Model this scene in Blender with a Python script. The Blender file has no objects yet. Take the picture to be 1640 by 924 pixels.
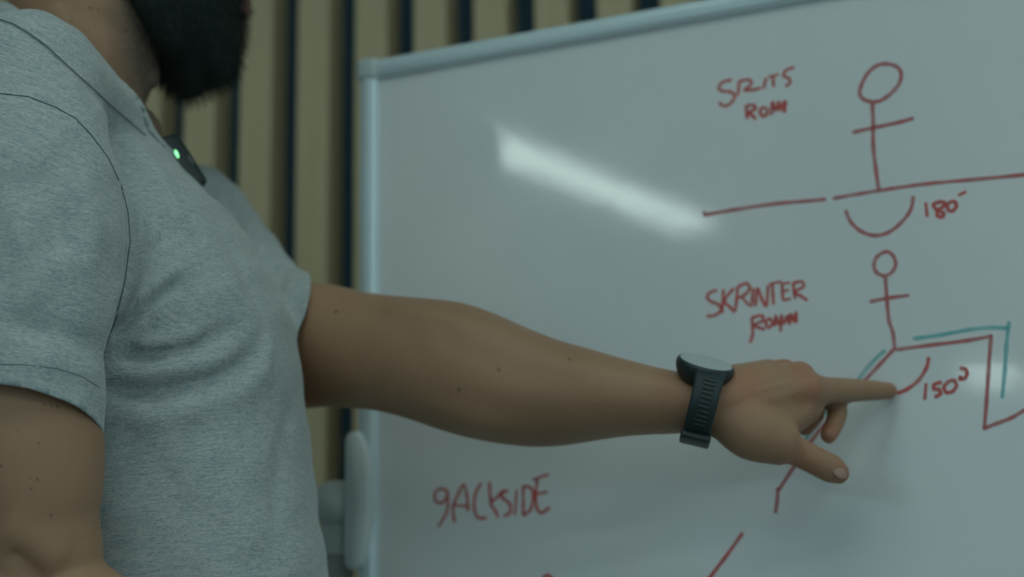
import bpy, bmesh, math, random
import numpy as np
from mathutils import Vector, Matrix, Quaternion
from mathutils.bvhtree import BVHTree
random.seed(7); rng = np.random.default_rng(7)
S = bpy.context.scene; COL = S.collection
PI = math.pi
# ------------------------------------------------------------------ camera
F = 3000.0; CX, CY = 820.0, 462.0; PITCH = math.radians(13.0); CZ = 0.98
cam_d = bpy.data.cameras.new('camera'); cam = bpy.data.objects.new('camera', cam_d); COL.objects.link(cam)
ROLL = math.radians(.8)
cam.location = (0, 0, CZ); cam.rotation_euler = (Matrix.Rotation(PI/2 + PITCH, 3, 'X') @ Matrix.Rotation(-ROLL, 3, 'Z')).to_euler()
cam_d.sensor_width = 36.0; cam_d.lens = F/1640*36.0; cam_d.clip_start = .05
cam_d.dof.use_dof = True; cam_d.dof.focus_distance = 1.38; cam_d.dof.aperture_fstop = 3.7
S.camera = cam
cp, sp = math.cos(PITCH), math.sin(PITCH)
def ray(px, py):
    a, b = (px-CX)/F, (CY-py)/F
    u, v = a*math.cos(ROLL)+b*math.sin(ROLL), b*math.cos(ROLL)-a*math.sin(ROLL)
    return Vector((u, cp - v*sp, sp + v*cp))
def W(px, py, Y):                       # point seen at a pixel on the vertical plane at distance Y
    r = ray(px, py); t = Y/r.y
    return Vector((0, 0, CZ)) + r*t
# ------------------------------------------------------------------ world, exposure
wd = bpy.data.worlds.new('room_light'); S.world = wd; wd.use_nodes = True
bg = wd.node_tree.nodes['Background']; bg.inputs[0].default_value = (.46, .66, .76, 1); bg.inputs[1].default_value = .66
S.view_settings.view_transform = 'Standard'; S.view_settings.look = 'None'
S.view_settings.exposure = 0.10; S.view_settings.gamma = 1.0; S.view_settings.use_curve_mapping = False
S.cycles.use_denoising = True; S.cycles.max_bounces = 6; S.cycles.sample_clamp_indirect = 4
CEIL = 3.0
LAMP = (.80, 1.0, .95)
PANEL_POWER = 26.0
def area(name, loc, rot, sx, sy, power, col):
    l = bpy.data.lights.new(name, 'AREA'); l.shape = 'RECTANGLE'; l.size = sx; l.size_y = sy; l.energy = power; l.color = col
    o = bpy.data.objects.new(name, l); COL.objects.link(o); o.location = loc; o.rotation_euler = rot; return o
# ------------------------------------------------------------------ materials
def mat(name, col, rough=.6, **kw):
    m = bpy.data.materials.new(name); m.use_nodes = True
    b = m.node_tree.nodes['Principled BSDF']
    b.inputs['Base Color'].default_value = (*col, 1); b.inputs['Roughness'].default_value = rough
    for k, v in kw.items():
        b.inputs[k].default_value = v
    return m
def nodes(m): return m.node_tree.nodes, m.node_tree.links, m.node_tree.nodes['Principled BSDF']
def noise(nt, lk, scale, detail=3, vec=None, rough=.5):
    n = nt.new('ShaderNodeTexNoise'); n.inputs['Scale'].default_value = scale; n.inputs['Detail'].default_value = detail
    n.inputs['Roughness'].default_value = rough
    if vec: lk.new(vec, n.inputs['Vector'])
    return n.outputs['Fac']
def ramp(nt, lk, fac, a, b, p0=.3, p1=.7):
    r = nt.new('ShaderNodeValToRGB'); lk.new(fac, r.inputs[0])
    r.color_ramp.elements[0].position = p0; r.color_ramp.elements[0].color = (*a, 1)
    r.color_ramp.elements[1].position = p1; r.color_ramp.elements[1].color = (*b, 1)
    return r.outputs[0]
def mixc(nt, lk, fac, a, b, mode='MIX'):
    n = nt.new('ShaderNodeMix'); n.data_type = 'RGBA'; n.blend_type = mode
    for s, v in ((n.inputs['Factor'], fac), (n.inputs['A'], a), (n.inputs['B'], b)):
        if isinstance(v, (int, float)): s.default_value = v
        elif isinstance(v, tuple): s.default_value = (*v, 1) if len(v) == 3 else v
        else: lk.new(v, s)
    return n.outputs['Result']
def mathn(nt, lk, op, a, b=None):
    n = nt.new('ShaderNodeMath'); n.operation = op
    for i, v in enumerate((a, b)):
        if v is None: continue
        if isinstance(v, (int, float)): n.inputs[i].default_value = v
        else: lk.new(v, n.inputs[i])
    return n.outputs[0]
def objco(nt, lk, scale=(1, 1, 1), attr=None):
    if attr:
        t = nt.new('ShaderNodeAttribute'); t.attribute_name = attr; out = t.outputs['Vector']
    else:
        t = nt.new('ShaderNodeTexCoord'); out = t.outputs['Object']
    mp = nt.new('ShaderNodeMapping'); mp.inputs['Scale'].default_value = scale; lk.new(out, mp.inputs['Vector'])
    return mp.outputs[0]
def bump(nt, lk, b, h, strength, dist):
    n = nt.new('ShaderNodeBump'); n.inputs['Strength'].default_value = strength; n.inputs['Distance'].default_value = dist
    lk.new(h, n.inputs['Height']); lk.new(n.outputs[0], b.inputs['Normal'])
def noisy(name, a, b_, rough, scale, vscale=(1, 1, 1), bs=0, bd=.001):
    m = mat(name, a, rough); nt, lk, b = nodes(m)
    f = noise(nt, lk, scale, 4, objco(nt, lk, vscale)); lk.new(ramp(nt, lk, f, a, b_), b.inputs['Base Color'])
    if bs: bump(nt, lk, b, f, bs, bd)
    return m
M = {}
M['slat'] = noisy('slat_veneer', (.50, .42, .25), (.58, .48, .285), .55, 6, (22, 22, 1), .15, .0004)
M['felt'] = noisy('dark_blue_backing', (.020, .055, .085), (.030, .070, .105), .95, 60)
M['floor'] = noisy('rubber_floor', (.26, .28, .28), (.33, .35, .35), .6, 90)
M['plaster'] = noisy('painted_plaster', (.42, .46, .46), (.46, .50, .50), .8, 5)
M['ceiling'] = noisy('ceiling_paint', (.55, .58, .58), (.60, .63, .62), .9, 5)
M['frame'] = mat('brushed_aluminium_frame', (.62, .74, .77), .42, Metallic=.25)
M['corner'] = mat('grey_plastic_corner', (.47, .55, .54), .35)
M['plastic'] = mat('light_grey_plastic', (.60, .67, .66), .33)
M['post'] = mat('powder_coated_steel', (.42, .48, .46), .36)
M['rubber'] = mat('dark_rubber', (.015, .03, .033), .6)
M['blackplastic'] = mat('black_plastic', (.010, .019, .021), .45)
M['blackmatte'] = mat('black_silicone', (.010, .026, .028), .6)
M['metal'] = mat('grey_metal', (.2, .22, .22), .3, Metallic=1)
# whiteboard enamel: white, glossy, faint grey wiping marks
m = M['board'] = mat('whiteboard_enamel', (.72, .75, .74), .13); nt, lk, b = nodes(m)
co = objco(nt, lk, (1, 1, 1)); f = noise(nt, lk, 3.2, 4, co)
lk.new(ramp(nt, lk, f, (.66, .70, .705), (.74, .755, .74)), b.inputs['Base Color'])
f2 = noise(nt, lk, 14, 4, objco(nt, lk, (1, 1, 3)))
r2 = nt.new('ShaderNodeMapRange'); lk.new(f2, r2.inputs['Value']); r2.inputs['To Min'].default_value = .04; r2.inputs['To Max'].default_value = .075
lk.new(r2.outputs[0], b.inputs['Roughness'])
bump(nt, lk, b, noise(nt, lk, 55, 3, co), .06, .0006)
b.inputs['Specular IOR Level'].default_value = .5
def ink(name, col, lo, hi):
    m = bpy.data.materials.new(name); m.use_nodes = True; nt, lk = m.node_tree.nodes, m.node_tree.links
    b = nt['Principled BSDF']; b.inputs['Base Color'].default_value = (*col, 1); b.inputs['Roughness'].default_value = .35
    f = noise(nt, lk, 60, 2, objco(nt, lk)); r = nt.new('ShaderNodeMapRange'); lk.new(f, r.inputs['Value'])
    r.inputs['From Min'].default_value = .3; r.inputs['From Max'].default_value = .7
    r.inputs['To Min'].default_value = lo; r.inputs['To Max'].default_value = hi
    lk.new(r.outputs[0], b.inputs['Alpha']); return m
M['ink_red'] = ink('red_marker_ink', (.66, .12, .105), .40, .80)
M['ink_thin'] = ink('faint_red_marker_ink', (.60, .16, .16), .34, .58)
M['ink_teal'] = ink('teal_marker_ink', (.14, .58, .58), .22, .46)
# skin
MOLES = []
def skin_material():
    m = mat('skin', (.42, .235, .135), .52); nt, lk, b = nodes(m)
    co = objco(nt, lk)
    c = ramp(nt, lk, noise(nt, lk, 9, 4, co), (.315, .190, .112), (.375, .225, .130), .35, .65)
    c = mixc(nt, lk, mathn(nt, lk, 'MULTIPLY', noise(nt, lk, 260, 2, co), .22), c, (.30, .15, .09))
    a = nt.new('ShaderNodeAttribute'); a.attribute_name = 'stubble'
    sn = ramp(nt, lk, noise(nt, lk, 900, 1, objco(nt, lk, (1, 1, .45))), (0, 0, 0), (1, 1, 1), .42, .60)
    sf = mathn(nt, lk, 'MULTIPLY', a.outputs['Fac'], mathn(nt, lk, 'ADD', mathn(nt, lk, 'MULTIPLY', sn, .45), .5))
    c = mixc(nt, lk, sf, c, (.045, .05, .045))
    a2 = nt.new('ShaderNodeAttribute'); a2.attribute_name = 'redness'
    c = mixc(nt, lk, mathn(nt, lk, 'MULTIPLY', a2.outputs['Fac'], .6), c, (.40, .15, .09))
    for p, r in MOLES:
        v = nt.new('ShaderNodeVectorMath'); v.operation = 'DISTANCE'; lk.new(co, v.inputs[0]); v.inputs[1].default_value = p
        mr = nt.new('ShaderNodeMapRange'); lk.new(v.outputs['Value'], mr.inputs['Value'])
        mr.inputs['From Min'].default_value = r*.5; mr.inputs['From Max'].default_value = r*1.15
        mr.inputs['To Min'].default_value = .55; mr.inputs['To Max'].default_value = 0
        c = mixc(nt, lk, mr.outputs[0], c, (.07, .035, .025))
    lk.new(c, b.inputs['Base Color'])
    b.inputs['Subsurface Weight'].default_value = .08; b.inputs['Subsurface Radius'].default_value = (.012, .005, .003); b.inputs['Subsurface Scale'].default_value = .5
    h = noise(nt, lk, 420, 3, co); bump(nt, lk, b, h, .25, .0006)
    b.inputs['Specular IOR Level'].default_value = .35
    return m
# heather jersey
m = M['shirt'] = mat('grey_heather_jersey', (.36, .39, .385), .92); nt, lk, b = nodes(m)
co = objco(nt, lk, (90, 90, 620), 'fab'); co2 = objco(nt, lk, (330, 330, 1500), 'fab')
h1 = noise(nt, lk, 1, 3, co); h2 = noise(nt, lk, 1, 2, co2)
c = ramp(nt, lk, h1, (.255, .315, .33), (.45, .47, .45), .36, .64)
c = mixc(nt, lk, .45, c, ramp(nt, lk, h2, (.20, .26, .27), (.54, .56, .54), .38, .62))
lk.new(c, b.inputs['Base Color']); bump(nt, lk, b, noise(nt, lk, 1, 2, objco(nt, lk, (900, 900, 1300), 'fab')), .35, .0005)
b.inputs['Sheen Weight'].default_value = .25; b.inputs['Sheen Roughness'].default_value = .4
M['seam'] = mat('dark_seam_thread', (.10, .135, .14), .9)
M['beard'] = mat('dark_brown_hair', (.0075, .0135, .012), .62, **{'Specular IOR Level': .22})
m = M['beard']; nt, lk, b = nodes(m); lk.new(ramp(nt, lk, noise(nt, lk, 700, 2, objco(nt, lk, (1, 1, .12))), (.007, .0155, .0145), (.040, .043, .035), .45, .75), b.inputs['Base Color'])
M['hair'] = mat('dark_hair', (.010, .012, .011), .45)
M['nail'] = mat('fingernail', (.36, .215, .165), .38)
M['eye'] = mat('eye_white', (.6, .6, .58), .2); M['iris'] = mat('brown_iris', (.05, .03, .02), .2)
M['trousers'] = noisy('dark_trousers', (.022, .028, .034), (.034, .040, .047), .85, 300)
M['shoe'] = mat('black_shoe', (.02, .022, .024), .6); M['sole'] = mat('white_sole', (.55, .57, .56), .6)
def emis(name, col, s):
    m = bpy.data.materials.new(name); m.use_nodes = True; b = m.node_tree.nodes['Principled BSDF']
    b.inputs['Base Color'].default_value = (*col, 1); b.inputs['Emission Color'].default_value = (*col, 1); b.inputs['Emission Strength'].default_value = s
    return m
# ------------------------------------------------------------------ mesh helpers
def link(name, me, m=None, parent=None, smooth=False):
    o = bpy.data.objects.new(name, me); COL.objects.link(o)
    if m: me.materials.append(m)
    if parent:
        o.parent = parent; o.matrix_parent_inverse = parent.matrix_world.inverted() if False else Matrix.Identity(4)
    if smooth:
        me.polygons.foreach_set('use_smooth', [True]*len(me.polygons))
    return o
def obj(name, bm, m, parent=None, smooth=False):
    me = bpy.data.meshes.new(name); bmesh.ops.recalc_face_normals(bm, faces=bm.faces[:]); bm.to_mesh(me); bm.free()
    o = link(name, me, m, parent, smooth)
    if parent: localise(o, parent)
    return o
def localise(o, parent):            # geometry is written in world space; shift into the parent's frame
    w = Vector(parent.location)
    while parent.parent: parent = parent.parent; w = w + parent.location
    o.data.transform(Matrix.Translation(-w))
def thing(name, label, cat, loc=(0, 0, 0), group=None):
    o = bpy.data.objects.new(name, None); COL.objects.link(o); o.location = loc; o.empty_display_size = .05
    o['label'] = label; o['category'] = cat
    if group: o['group'] = group
    return o
def struct(o): o['kind'] = 'structure'; return o
def add_box(bm, c, size, M3=None, bev=0, seg=2):
    r = bmesh.ops.create_cube(bm, size=1)
    vs = r['verts']; bmesh.ops.scale(bm, vec=size, verts=vs)
    if bev:
        es = list({e for v in vs for e in v.link_edges})
        rr = bmesh.ops.bevel(bm, geom=es, offset=bev, segments=seg, profile=.5, affect='EDGES')
        vs = list({v for f in rr['faces'] for v in f.verts} | {v for v in vs if v.is_valid})
    for v in vs: v.co = (M3 @ v.co if M3 else v.co) + Vector(c)
def add_cyl(bm, p, q, r0, r1=None, n=24, bev=0):
    p, q = Vector(p), Vector(q); d = q-p; L = d.length; r1 = r0 if r1 is None else r1
    prof = [(r0-bev, 0), (r0, bev), (r1, L-bev), (r1-bev, L)] if bev else [(r0, 0), (r1, L)]
    add_lathe(bm, p, d.normalized(), prof, n)
def add_lathe(bm, p, ax, prof, n=32):
    ax = Vector(ax).normalized(); u = ax.orthogonal().normalized(); w = ax.cross(u)
    rings = [[Vector(p)+ax*h+(u*math.cos(2*PI*i/n)+w*math.sin(2*PI*i/n))*r for i in range(n)] for r, h in prof]
    loft(bm, rings)
def loft(bm, rings, cap=True):
    vr = [[bm.verts.new(p) for p in r] for r in rings]; n = len(vr[0])
    for a, b in zip(vr, vr[1:]):
        for i in range(n): bm.faces.new((a[i], a[(i+1) % n], b[(i+1) % n], b[i]))
    if cap:
        for r, fl in ((vr[0], 1), (vr[-1], 0)):
            c = bm.verts.new(sum((v.co for v in r), Vector())/n)
            for i in range(n):
                t = (r[i], r[(i+1) % n], c); bm.faces.new(t[::-1] if fl else t)
    return vr
def cr(vals, t):                        # Catmull-Rom through a list at parameter t in 0..len-1
    n = len(vals); i = min(int(t), n-2); u = t-i
    g = lambda k: vals[max(0, min(n-1, k))]
    a, b, c, d = g(i-1), g(i), g(i+1), g(i+2)
    return .5*((2*b) + (c-a)*u + (2*a-5*b+4*c-d)*u*u + (3*b-a-3*c+d)*u*u*u)
def tube(bm, pts, ra, rb=None, side=None, sub=4, n=24, ends=True, power=2.0):
    """closed tapering tube; ra along `side` (per point vector), rb across it."""
    P = [Vector(p) for p in pts]; rb = rb or ra; k = len(P)
    T = [i/sub for i in range((k-1)*sub+1)]
    C = [cr(P, t) for t in T]; A = [cr(list(ra), t) for t in T]; B = [cr(list(rb), t) for t in T]
    if side is None: side = [Vector((0, 0, 1))]*k
    elif isinstance(side, Vector): side = [side]*k
    Sd = [cr([Vector(s) for s in side], t) for t in T]
    rings = []
    tang = [(C[min(i+1, len(C)-1)]-C[max(i-1, 0)]).normalized() for i in range(len(C))]
    def ring(c, tg, s, a, b):
        s = (s - tg*s.dot(tg))
        s = s.normalized() if s.length > 1e-6 else tg.orthogonal().normalized()
        w = tg.cross(s)
        out = []
        for i in range(n):
            cs, sn = math.cos(2*PI*i/n), math.sin(2*PI*i/n); e = 2/power
            out.append(c + s*(a*math.copysign(abs(cs)**e, cs)) + w*(b*math.copysign(abs(sn)**e, sn)))
        return out
    if ends:
        for q in (1.35, 1.0, .65, .3): rings.append(ring(C[0]-tang[0]*min(A[0], B[0])*math.sin(q), tang[0], Sd[0], A[0]*math.cos(q), B[0]*math.cos(q)))
    for i in range(len(C)): rings.append(ring(C[i], tang[i], Sd[i], A[i], B[i]))
    if ends:
        for q in (.3, .65, 1.0, 1.35): rings.append(ring(C[-1]+tang[-1]*min(A[-1], B[-1])*math.sin(q), tang[-1], Sd[-1], A[-1]*math.cos(q), B[-1]*math.cos(q)))
    loft(bm, rings)
def ell(bm, c, r, M3=None, seg=28):
    q = bmesh.ops.create_uvsphere(bm, u_segments=seg, v_segments=seg//2, radius=1)
    for v in q['verts']:
        x = Vector((v.co.x*r[0], v.co.y*r[1], v.co.z*r[2])); v.co = (M3 @ x if M3 else x)+Vector(c)
def remesh(bm, voxel, smooth_it=4, fac=.5):
    me = bpy.data.meshes.new('tmp'); bmesh.ops.recalc_face_normals(bm, faces=bm.faces[:]); bm.to_mesh(me); bm.free()
    o = bpy.data.objects.new('tmp', me); COL.objects.link(o)
    r = o.modifiers.new('r', 'REMESH'); r.mode = 'VOXEL'; r.voxel_size = voxel; r.adaptivity = 0
    if smooth_it:
        s = o.modifiers.new('s', 'SMOOTH'); s.factor = fac; s.iterations = smooth_it
    dg = bpy.context.evaluated_depsgraph_get(); out = bpy.data.meshes.new_from_object(o.evaluated_get(dg))
    bpy.data.objects.remove(o); bpy.data.meshes.remove(me)
    return out
def verts(me):
    a = np.empty(len(me.vertices)*3, np.float64); me.vertices.foreach_get('co', a); return a.reshape(-1, 3)
def norms(me):
    a = np.empty(len(me.vertices)*3, np.float64); me.vertices.foreach_get('normal', a); return a.reshape(-1, 3)
def setv(me, a): me.vertices.foreach_set('co', a.ravel().astype(np.float32)); me.update()
def bvh(me):
    return BVHTree.FromPolygons([v.co for v in me.vertices], [p.vertices[:] for p in me.polygons])
CAMP = Vector((0, 0, CZ))
def hit(tree, px, py, off=0.0):
    d = ray(px, py).normalized(); h = tree.ray_cast(CAMP, d)
    return (h[0]+h[1]*off, h[1]) if h[0] is not None else (None, None)
def segdist(P, poly):                   # distance from points to a 3D polyline and the parameter along it
    best = np.full(len(P), 1e9); par = np.zeros(len(P)); n = len(poly)-1
    for i in range(n):
        a, b = np.array(poly[i]), np.array(poly[i+1]); d = b-a
        t = np.clip(((P-a)@d)/max(d@d, 1e-12), 0, 1); q = np.linalg.norm(P-a-t[:, None]*d, axis=1)
        k = q < best; best[k] = q[k]; par[k] = (i+t[k])/n
    return best, par
# ================================================================== THE ROOM
bm = bmesh.new(); add_box(bm, (-1.5, -1.5, -.05), (15, 10.5, .1)); struct(obj('floor', bm, M['floor']))
bm = bmesh.new(); add_box(bm, (-1.5, -1.5, CEIL+.05), (15, 10.5, .1)); struct(obj('ceiling', bm, M['ceiling']))
WT = math.radians(17.0)
w0 = W(590, 300, 2.36); wdir = Vector((math.cos(WT), -math.sin(WT), 0)); wn = Vector((-math.sin(WT), -math.cos(WT), 0))
RW = Matrix.Rotation(-WT, 3, 'Z')
bm = bmesh.new(); c = Vector((w0.x, w0.y, CEIL/2)) - wn*(.055+.04); add_box(bm, c, (7.6, .08, CEIL), RW)
wall = struct(obj('wall_back', bm, M['felt']))
# slats: every one a part of the wall
PER, FACE, DEP = .0835, .0450, .056
bm = bmesh.new(); add_box(bm, (0, 0, 0), (FACE, DEP, CEIL), RW, .0018, 1)
sme = bpy.data.meshes.new('slat'); bm.to_mesh(sme); bm.free(); sme.materials.append(M['slat'])
x_ref = W(568, 40, w0.y).x
# left edge of the front face seen at x = 568
r = ray(568, 40); t = (Vector((w0.x, w0.y, 0)).dot(wn))/(Vector((r.x, r.y, 0)).dot(wn)); e0 = (Vector((r.x*t, r.y*t, 0)) - Vector((w0.x, w0.y, 0))).dot(wdir)
for i in range(-34, 44):
    s = e0 + FACE/2 + i*PER
    o = bpy.data.objects.new('slat', sme); COL.objects.link(o)
    o.location = Vector((w0.x, w0.y, CEIL/2)) + wdir*s - wn*(DEP/2); o.parent = wall
bm = bmesh.new(); add_box(bm, (-8.6, -1.5, CEIL/2), (.1, 10.5, CEIL)); struct(obj('wall_left', bm, M['plaster']))
# ================================================================== WHITEBOARD
BT = math.radians(25.5)
bd = Vector((math.cos(BT), -math.sin(BT), 0)); bn = Vector((-math.sin(BT), -math.cos(BT), 0)); up = Vector((0, 0, 1))
RB = Matrix.Rotation(-BT, 3, 'Z')
B0 = W(607, 300, 1.80)                                    # left end of the writing surface
def onboard(px, py, off=0.0):
    r = ray(px, py); t = (B0-CAMP).dot(bn)/r.dot(bn); return CAMP + r*t + bn*off
TL = onboard(607, 127)
BW, BH = 1.56, .86
ztop = TL.z; zbot = ztop-BH
board = thing('whiteboard', 'revolving white whiteboard with silver frame covered in red handwriting and stick figures', 'whiteboard', (TL.x, TL.y, 0))
base = Vector((TL.x, TL.y, 0))
def bpt(u, z, off=0): return base + bd*u + up*z + bn*off
bm = bmesh.new(); add_box(bm, bpt(BW/2, ztop-BH/2, -.008), (BW+.01, .016, BH+.01), RB); obj('writing_surface', bm, M['board'], board)
FWD = .021
def rail(u0, z0, u1, z1, name='frame_rail'):
    bm = bmesh.new(); c = (bpt(u0, z0)+bpt(u1, z1))/2; horiz = abs(u1-u0) > abs(z1-z0)
    # rounded extrusion profile across the rail
    A, B = bpt(u0, z0), bpt(u1, z1); ax = (B-A).normalized(); w = bd if not horiz else up
    prof = [(-.0105, -.022), (-.0105, .002), (-.0098, .0045), (-.006, .0072), (0, .0082), (.0055, .0068), (.0088, .0042), (.0105, .001), (.0105, -.022)]
    sgn = -1 if (u0 < 0 or z0 < zbot) and not (horiz and z0 > ztop) else 1
    rings = [[P + w*(x*sgn) + bn*y for x, y in prof] for P in (A, B)]
    loft(bm, rings); o = obj(name, bm, M['frame'], board, False); return o
h = FWD/2; cl = .022
rail(-h, zbot+cl*0, -h, ztop); rail(BW+h, zbot, BW+h, ztop); rail(0, ztop+h, BW, ztop+h); rail(0, zbot-h, BW, zbot-h)
for u, z, su, sz in ((-h, ztop+h, -1, 1), (BW+h, ztop+h, 1, 1), (-h, zbot-h, -1, -1), (BW+h, zbot-h, 1, -1)):
    bm = bmesh.new(); add_box(bm, bpt(u, z, -.0065), (FWD+.0035, .033, FWD+.0035), RB, .006, 3)
    obj('corner_cap', bm, M['corner'], board, True)
# marker strokes
def strokes(name, polys, m, width=.0036, lab=None):
    bm = bmesh.new()
    for poly in polys:
        P = [onboard(*p) for p in poly]
        if len(P) > 2:
            P = [cr(P, i/4) for i in range((len(P)-1)*4+1)]
        rings = []
        for i, p in enumerate(P):
            tg = (P[min(i+1, len(P)-1)]-P[max(i-1, 0)]).normalized(); s = tg.cross(bn).normalized()
            wd_ = width*.40*(1+.12*math.sin(i*1.7))*(.75 if i in (0, len(P)-1) else 1)
            rings.append([p+s*wd_+bn*.0001, p-s*wd_+bn*.0001, p-s*wd_+bn*.0004, p+s*wd_+bn*.0004])
        loft(bm, rings)
    o = obj(name, bm, m, board)
    if lab: o['label'] = lab
    return o
z6 = lambda L: [[(1100+x/2.887, 80+y/2.887) for x, y in p] for p in L]
z7 = lambda L: [[(1100+x/2.887, 380+y/2.887) for x, y in p] for p in L]
z5 = lambda L: [[(480+x/3.2545, 640+y/3.2545) for x, y in p] for p in L]
strokes('handwritten_word', z6([
 [(208,138),(165,150),(148,175),(162,190),(205,195),(222,215),(205,245),(175,260),(148,243)],
 [(243,142),(240,175),(236,212)], [(243,145),(285,138),(300,152),(285,172),(262,187)], [(262,187),(300,186),(345,175)],
 [(368,130),(360,155),(357,180)], [(398,120),(400,145),(402,172)], [(375,126),(425,114)],
 [(497,80),(458,95),(448,120),(470,130),(478,152),(455,170)]]), M['ink_red'], .0036, 'red handwritten word SPLITS')
strokes('handwritten_word', z6([
 [(275,255),(277,290),(280,320)], [(275,258),(308,255),(318,272),(285,290),(302,302),(320,320)],
 [(350,265),(338,285),(350,305),(368,300),(372,275),(350,265)],
 [(390,302),(394,270),(396,240),(410,280),(426,240),(430,278),(455,236),(454,262),(450,292)]]), M['ink_red'], .0042, 'red handwritten word ROM under SPLITS')
strokes('stick_figure_drawing', z6([
 [(858,240),(820,230),(800,205),(807,165),(835,110),(880,72),(930,65),(975,80),(992,115),(980,160),(940,205),(895,235),(858,240)],
 [(858,240),(862,340),(862,440),(874,550),(888,650)], [(765,382),(862,360),(980,335),(1050,315)]]), M['ink_thin'], .0045, 'upper red stick figure with round head')
strokes('split_line_drawing', z6([
 [(78,745),(85,768)], [(75,765),(200,742),(400,712),(560,698),(645,690)], [(675,687),(780,668),(890,650),(1100,620),(1350,597),(1560,577),(1800,548)],
 [(735,740),(755,790),(800,835),(865,858),(930,845),(990,800),(1035,740),(1048,675)]]), M['ink_thin'], .0042, 'red split leg line with curved angle arc')
strokes('angle_figure', z6([
 [(1105,705),(1112,772)], [(1165,703),(1140,715),(1155,738),(1188,755),(1180,773),(1158,765),(1165,740),(1197,715),(1180,702),(1160,706)],
 [(1225,700),(1205,715),(1210,740),(1230,744),(1247,722),(1240,703),(1225,700)], [(1255,673),(1292,655)]]), M['ink_red'], .0042, 'red number 180 with raised dash')
strokes('handwritten_word', z7([
 [(140,243),(105,258),(95,280),(115,298),(145,310),(158,335),(132,360),(92,365)], [(170,240),(167,300),(163,352)], [(218,235),(175,292),(200,322),(222,348)],
 [(235,228),(230,290),(225,340)], [(235,230),(275,213),(291,235),(270,265),(232,282)], [(250,272),(292,318)],
 [(307,235),(303,280),(300,322)], [(318,320),(326,236),(345,280),(368,318),(376,222)], [(395,215),(398,260),(402,312)], [(380,217),(440,205)],
 [(440,215),(442,250),(446,292)], [(440,216),(478,209)], [(442,250),(472,244)], [(446,292),(482,283)],
 [(492,210),(496,250),(502,286)], [(492,212),(530,205),(541,228),(500,252),(528,272),(558,292)]]), M['ink_red'], .0036, 'red handwritten word SKRINTER')
strokes('handwritten_word', z7([
 [(300,370),(304,410),(305,450),(292,488)], [(300,372),(345,362),(353,385),(310,405),(335,418),(362,425)], [(382,373),(365,395),(380,417),(397,397),(382,373)],
 [(407,412),(411,362),(425,402),(441,358),(436,400),(434,436)], [(448,402),(466,362),(473,402),(482,354),(492,388),(506,346),(506,398)]]), M['ink_red'], .0036, 'red handwritten word under SKRINTER')
strokes('stick_figure_drawing', z7([
 [(915,180),(880,165),(865,130),(880,90),(925,66),(957,90),(966,130),(945,165),(915,180)], [(918,180),(925,280),(935,385),(953,440),(962,520)],
 [(845,298),(925,282),(1030,268)], [(965,520),(1100,502),(1300,477),(1412,455)], [(1408,448),(1396,600),(1386,760),(1376,882)],
 [(1368,886),(1430,862),(1500,835),(1565,798),(1680,740)], [(962,512),(900,580),(825,660)]]) +
 [[(1385,607),(1310,692),(1272,747),(1246,787)], [(1246,780),(1245,800),(1242,822)]], M['ink_thin'], .0042, 'lower red stick figure with bent legs')
strokes('angle_arc_drawing', z7([[(1118,553),(1110,600),(1072,660),(1020,702),(972,722)]]), M['ink_red'], .0042, 'red curved angle arc at the fingertip')
strokes('angle_figure', z7([
 [(1107,675),(1100,752)], [(1180,670),(1146,680),(1142,700),(1166,705),(1172,725),(1145,740)],
 [(1215,663),(1190,690),(1200,717),(1230,712),(1247,685),(1235,662),(1215,663)], [(1262,606),(1285,608),(1296,628),(1285,652),(1262,655),(1270,640)]]), M['ink_red'], .0042, 'red number 150 with degree mark')
strokes('leg_outline_drawing', z7([[(1045,468),(1150,455),(1300,428),(1400,418),(1487,420)], [(1490,388),(1478,500),(1470,620),(1458,745)]]), M['ink_teal'], .0042, 'teal marker bracket beside the red front leg')
strokes('leg_outline_drawing', z7([[(920,520),(860,575),(790,660)]]) + [[(1373.6,608.6),(1340,640),(1312,672),(1300,690),(1284,712)]], M['ink_teal'], .0042, 'teal marker line beside the red rear leg')
strokes('handwritten_word', z5([
 [(772,478),(735,463),(705,490),(712,530),(745,537),(770,505)], [(770,470),(773,560),(755,610),(722,662)],
 [(808,640),(800,560),(828,490),(855,443),(872,500),(878,582)], [(808,550),(884,556)], [(947,435),(917,490),(910,560),(928,612),(975,617)],
 [(990,428),(993,500),(1000,560)], [(1078,472),(1000,535),(1018,575),(1035,612)], [(1088,475),(1050,482),(1056,510),(1096,545),(1096,590),(1065,607)],
 [(1132,470),(1122,602)], [(1165,450),(1166,530),(1165,605)], [(1165,450),(1205,460),(1218,500),(1205,570),(1165,605)],
 [(1240,412),(1232,480),(1235,560),(1260,590),(1305,560)], [(1215,418),(1300,388)], [(1235,492),(1292,480)]]), M['ink_red'], .0036, 'red handwritten word BACKSIDE')
strokes('marker_line', [[(1190,853),(1165,888),(1138,924),(1100,978)]], M['ink_red'], .0042, 'short slanted red line at lower edge')
strokes('marker_line', [[(850,960),(862,938),(878,921),(900,950)]], M['ink_red'], .004)
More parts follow.
